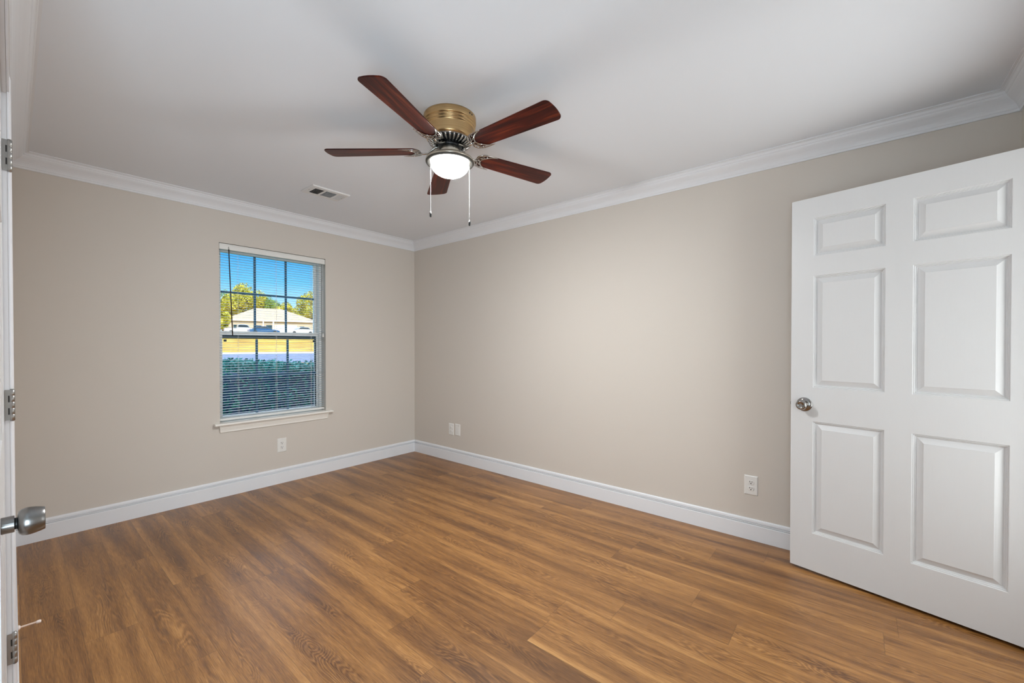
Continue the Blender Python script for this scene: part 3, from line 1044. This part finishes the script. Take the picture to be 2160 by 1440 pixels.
# ------------------------------------------------------------------ outside
EAZ = math.radians(20.3)
FWD = Vector((math.sin(EAZ), math.cos(EAZ), 0))
RGT = Vector((math.cos(EAZ), -math.sin(EAZ), 0))


def EXP(lat, dist, z_):
    """A point of the street scene: metres sideways and metres ahead of the camera's standpoint."""
    p = Vector((CAM.x, CAM.y, 0)) + FWD * dist + RGT * lat
    return Vector((p.x, p.y, z_))


def sheet(name, m, rows, lat0=-60, lat1=70, thick=.3):
    b = MB()
    n = 14
    top = []
    for d, z_ in rows:
        top.append([EXP(lat0 + (lat1 - lat0) * i / n, d + 0.06 * (lat0 + (lat1 - lat0) * i / n) * (1 if d > 20 else 0), z_) for i in range(n + 1)])
    b.loft(top, False, False)
    return b.build(name, m)


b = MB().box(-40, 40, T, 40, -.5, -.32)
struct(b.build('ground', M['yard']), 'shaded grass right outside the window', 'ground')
struct(sheet('lawn', M['lawn'], [(20, -.33), (37, -.32), (41.0, -.28)]), 'strip of verge in front of the road', 'lawn')
struct(sheet('road', M['asphalt'], [(41.0, -.28), (63.5, .10)]), 'blue grey asphalt road across the view', 'road')
struct(sheet('kerb', M['curb'], [(63.5, .10), (63.6, .20), (64.6, .26)]), 'pale kerb and walk beyond the road', 'kerb')
struct(sheet('field', M['lawn'], [(64.6, .26), (72, 1.25), (80, 2.5), (85, 3.1), (130, 4.0), (175, 4.7)]), 'sunlit yellow lawn rising beyond the road', 'lawn')

# hedge under the window
rnd = random.Random(5)
HX0, HX1, HY0, HY1, HZ = -3.4, 2.4, .95, 2.0, 1.02
hedge = empty('hedge', ((HX0 + HX1) / 2, (HY0 + HY1) / 2, -.32))
tag(hedge, 'dense green hedge in shade right outside the window', 'hedge')
off = hedge.location.copy()
b = MB()
for i in range(24000):
    x = rnd.uniform(HX0, HX1)
    if rnd.random() < .55:
        y, z_ = rnd.uniform(HY0, HY1), HZ + .03 * math.sin(x * 3.1) + rnd.gauss(0, .02) - abs(rnd.gauss(0, .045)) + .03 * (rnd.random() < .06)
    else:
        y, z_ = HY0 + abs(rnd.gauss(0, .05)), rnd.uniform(-.25, HZ)
    s = rnd.uniform(.016, .034)
    d = Vector((rnd.gauss(0, 1), rnd.gauss(-.4, 1), rnd.gauss(.5, 1))).normalized()
    t = d.cross(Vector((rnd.gauss(0, 1), rnd.gauss(0, 1), rnd.gauss(0, 1)))).normalized()
    u = d.cross(t)
    c = Vector((x, y, z_)) - off
    b.add([c - t * s, c - u * s * .45, c + t * s * 1.1, c + u * s * .45], [(0, 1, 2, 3)])
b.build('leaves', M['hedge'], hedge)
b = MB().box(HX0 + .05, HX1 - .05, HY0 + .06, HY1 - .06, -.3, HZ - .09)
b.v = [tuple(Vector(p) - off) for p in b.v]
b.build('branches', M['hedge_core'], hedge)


def tree(name, lat, dist, zg, zt, rad, m, label, seed, n=2200, group='trees behind the house across the road'):
    rn = random.Random(seed)
    base = EXP(lat, dist, zg)
    e = empty(name, base)
    hgt = zt - zg
    n = int(n * 1.7)
    MB().tube([(0, 0, 0), (.1, 0, hgt * .25), (0, .1, hgt * .55)], [.28, .22, .12], 8).build('trunk', M['bark'], e)
    b = MB()
    lobes = []
    for q in range(16):
        a = rn.uniform(0, 2 * PI)
        rr = rad * math.sqrt(rn.random()) * .75
        lobes.append((rr * math.cos(a), rr * math.sin(a), hgt * rn.uniform(.30, .88) * (1 - .16 * rr / rad), rad * rn.uniform(.28, .44)))
    lobes.append((0, 0, hgt * .84, hgt * .16))
    for i in range(n):
        lx, ly, lz, lr = rn.choice(lobes)
        d = Vector((rn.gauss(0, 1), rn.gauss(0, 1), rn.gauss(0, 1))).normalized()
        c = Vector((lx, ly, lz)) + d * lr * (1 - .35 * rn.random() ** 2)
        c.z = min(c.z, hgt)
        nn = (d + Vector((rn.gauss(0, .5), rn.gauss(0, .5), rn.gauss(0, .5)))).normalized()
        t = nn.cross(Vector((rn.gauss(0, 1), rn.gauss(0, 1), rn.gauss(0, 1)))).normalized()
        u = nn.cross(t)
        s = rn.uniform(.12, .28)
        b.add([c - t * s, c - u * s * .7, c + t * s, c + u * s * .7], [(0, 1, 2, 3)])
    b.build('crown', m, e)
    tag(e, label, 'tree', group)
    return e


def PX(px, py, D):
    """Sideways metres and height that a photo pixel has at D metres."""
    th = math.atan((px - 1080) / FPX)
    az = YAW + th - EAZ
    return D * math.tan(az), CAM.z + D / math.cos(az) * (727 - py) / FPX * math.cos(th)


def tree_at(name, px, ptop, D, zg, wpx, m, label, seed, n=2200):
    lat, zt = PX(px, ptop, D)
    l0, _ = PX(px - wpx / 2, ptop, D)
    l1, _ = PX(px + wpx / 2, ptop, D)
    return tree(name, lat, D, zg, zt, (l1 - l0) / 2 * 1.3, m, label, seed, n)


tree_at('broadleaf_tree', 514, 597, 121, 3.8, 76, M['leaf_gold'], 'tall yellow green tree above the left part of the far roof', 3, 5200)
tree_at('broadleaf_tree', 470, 609, 136, 4.1, 46, M['leaf_green'], 'darker green tree at the left side of the window view', 4, 3600)
tree_at('broadleaf_tree', 562, 621, 142, 4.2, 66, M['leaf_green'], 'lower olive tree behind the middle of the far roof', 6, 4200)
tree_at('broadleaf_tree', 604, 637, 128, 3.9, 50, M['leaf_gold'], 'low yellow tree behind the right slope of the far roof', 7, 3600)
tree_at('broadleaf_tree', 656, 614, 114, 3.6, 66, M['leaf_gold'], 'yellow tree at the right side of the window view', 8, 4800)
tree_at('leafy_shrub', 476, 657, 95, 3.3, 26, M['leaf_gold'], 'golden shrub in front of the left end of the far house', 9, 2200)

# house across the road
HD = 99.0
l0, _ = PX(470, 690, HD)
l1, ze = PX(672, 678, HD)
lr0, zr = PX(540, 649, HD + 4)
lr1, _ = PX(592, 649, HD + 4)
zg = 3.3
house = empty('house', EXP((l0 + l1) / 2, HD + 4, zg))
tag(house, 'low tan bungalow with hip roof across the road', 'house')


def hb_(b, name, m, parent=None):
    b.v = [tuple(Vector(p) - house.location) for p in b.v]
    return b.build(name, m, parent or house)


def hbox(b, la, lb, da, db, za, zb):
    p = [EXP(la, da, za), EXP(lb, da, za), EXP(lb, db, za), EXP(la, db, za), EXP(la, da, zb), EXP(lb, da, zb), EXP(lb, db, zb), EXP(la, db, zb)]
    return b.add(p, [(0, 3, 2, 1), (4, 5, 6, 7), (0, 1, 5, 4), (1, 2, 6, 5), (2, 3, 7, 6), (3, 0, 4, 7)])


hb_(hbox(MB(), l0 + .5, l1 - .5, HD + .6, HD + 8, zg - .4, ze), 'walls', M['siding'])
lm_ = (l0 + l1) / 2
e0, e1 = [EXP(l0, HD, ze), EXP(l1, HD, ze), EXP(l1, HD + 8.6, ze), EXP(l0, HD + 8.6, ze)], None
r0_, r1_ = EXP(lr0, HD + 4.3, zr), EXP(lr1, HD + 4.3, zr)
b = MB().add(e0 + [r0_, r1_], [(0, 1, 5, 4), (1, 2, 5), (2, 3, 4, 5), (3, 0, 4), (0, 3, 2, 1)])
hb_(b, 'roof', M['shingle'])
hb_(hbox(MB(), l0 - .02, l1 + .02, HD - .03, HD + .08, ze - .22, ze + .02), 'fascia', M['fascia'])
wl_ = l1 - l0
for fa, fb, za, zb_, nm, mm in ((.10, .19, 1.0, 1.95, 'window', 'house_dark'), (.43, .49, .15, 2.05, 'front_door', 'house_dark'), (.30, .38, .9, 1.95, 'window', 'house_dark'), (.79, .84, .9, 1.9, 'window', 'house_dark'), (.52, .76, .05, 2.1, 'garage_door', 'fascia')):
    hb_(hbox(MB(), l0 + wl_ * fa, l0 + wl_ * fb, HD + .55, HD + .62, zg + za, zg + zb_), nm, M[mm])
for f in (.40, .505):
    hb_(hbox(MB(), l0 + wl_ * f - .12, l0 + wl_ * f + .12, HD + .05, HD + .3, zg - .4, ze - .2), 'porch_post', M['fascia'])


def car(name, lat, dist, zg, rz, m, label, L=4.6, van=False):
    """Local x = length, y = width."""
    e = empty(name, EXP(lat, dist, zg), rz)
    side = [(-.5, .30), (-.5, .78), (-.47, .92), (-.36, .96), (.17, .94), (.40, .84), (.485, .70), (.5, .35), (.46, .25), (-.46, .25)]
    roof = [(-.37, .95), (-.27, 1.40), (-.20, 1.45), (.02, 1.45), (.08, 1.40), (.20, .94)]
    if van:
        side = [(-.5, .4), (-.5, 1.05), (-.16, 1.05), (.2, 1.08), (.44, 1.0), (.5, .9), (.5, .4), (.46, .35), (-.46, .35)]
        roof = [(-.14, 1.05), (-.12, 1.72), (-.06, 1.80), (.12, 1.80), (.17, 1.70), (.26, 1.07)]
    w = .88
    MB().loft([[(x * L, -w, z_) for x, z_ in side], [(x * L, w, z_) for x, z_ in side]]).build('body', m, e, bevel=.06)
    MB().loft([[(x * L, -w + .14, z_) for x, z_ in roof], [(x * L, w - .14, z_) for x, z_ in roof]]).build('cabin', m, e, bevel=.06)
    zc = sum(z_ for _, z_ in roof) / len(roof)
    xc = sum(x for x, _ in roof) / len(roof)
    win_ = [((xc + (x - xc) * .88) * L, zc + (z_ - zc) * .72 + .02) for x, z_ in roof]
    MB().loft([[(x, -w + .125, z_) for x, z_ in win_], [(x, w - .125, z_) for x, z_ in win_]]).build('side_windows', M['car_glass'], e)
    for i in (0, 4):
        (xa, za), (xb, zb_) = roof[i], roof[i + 1]
        n_ = Vector((za - zb_, 0, xb - xa)) if i == 4 else Vector((-(zb_ - za), 0, (xb - xa)))
        ps = []
        for y in (-w + .22, w - .22):
            for f in (.12, .88):
                ps.append(((xa + (xb - xa) * f) * L + (-.03 if i == 0 else .03), y, za + (zb_ - za) * f + .02))
        MB().add(ps + [(x + (.02 if i == 0 else -.02), y, z_ - .01) for x, y, z_ in ps], [(0, 1, 3, 2), (4, 6, 7, 5), (0, 2, 6, 4), (1, 5, 7, 3), (0, 4, 5, 1), (2, 3, 7, 6)]).build('windscreen', M['car_glass'], e)
    for x in (-.32, .32):
        for y in (-w + .02, w - .02):
            MB().lathe([(.0005, -.1), (.30, -.1), (.33, -.06), (.33, .06), (.30, .1), (.0005, .1)], 20, (x * L, y, .33), (0, 1, 0)).build('wheel', M['tyre'], e)
    for y in (-.62, .62):
        MB().box(-.505 * L, -.495 * L, y - .2, y + .2, .68, .84).build('tail_lamp', M['tail'], e)
    tag(e, label, 'car', 'cars parked across the road')
    return e


lat, _ = PX(634, 700, 88)
car('sedan', lat, 88, 3.12, -EAZ + PI + .35, M['car_white'], 'white sedan parked at the right end of the far house')
lat, _ = PX(557, 700, 89)
car('sedan', lat, 89, 3.18, -EAZ + .25, M['car_blue'], 'dark blue car parked before the middle of the far house', 4.9)
lat, _ = PX(509, 700, 90)
car('pickup_truck', lat, 90.5, 3.2, -EAZ + .15, M['car_white'], 'white pickup truck parked at the left end of the far house', 5.2, van=True)
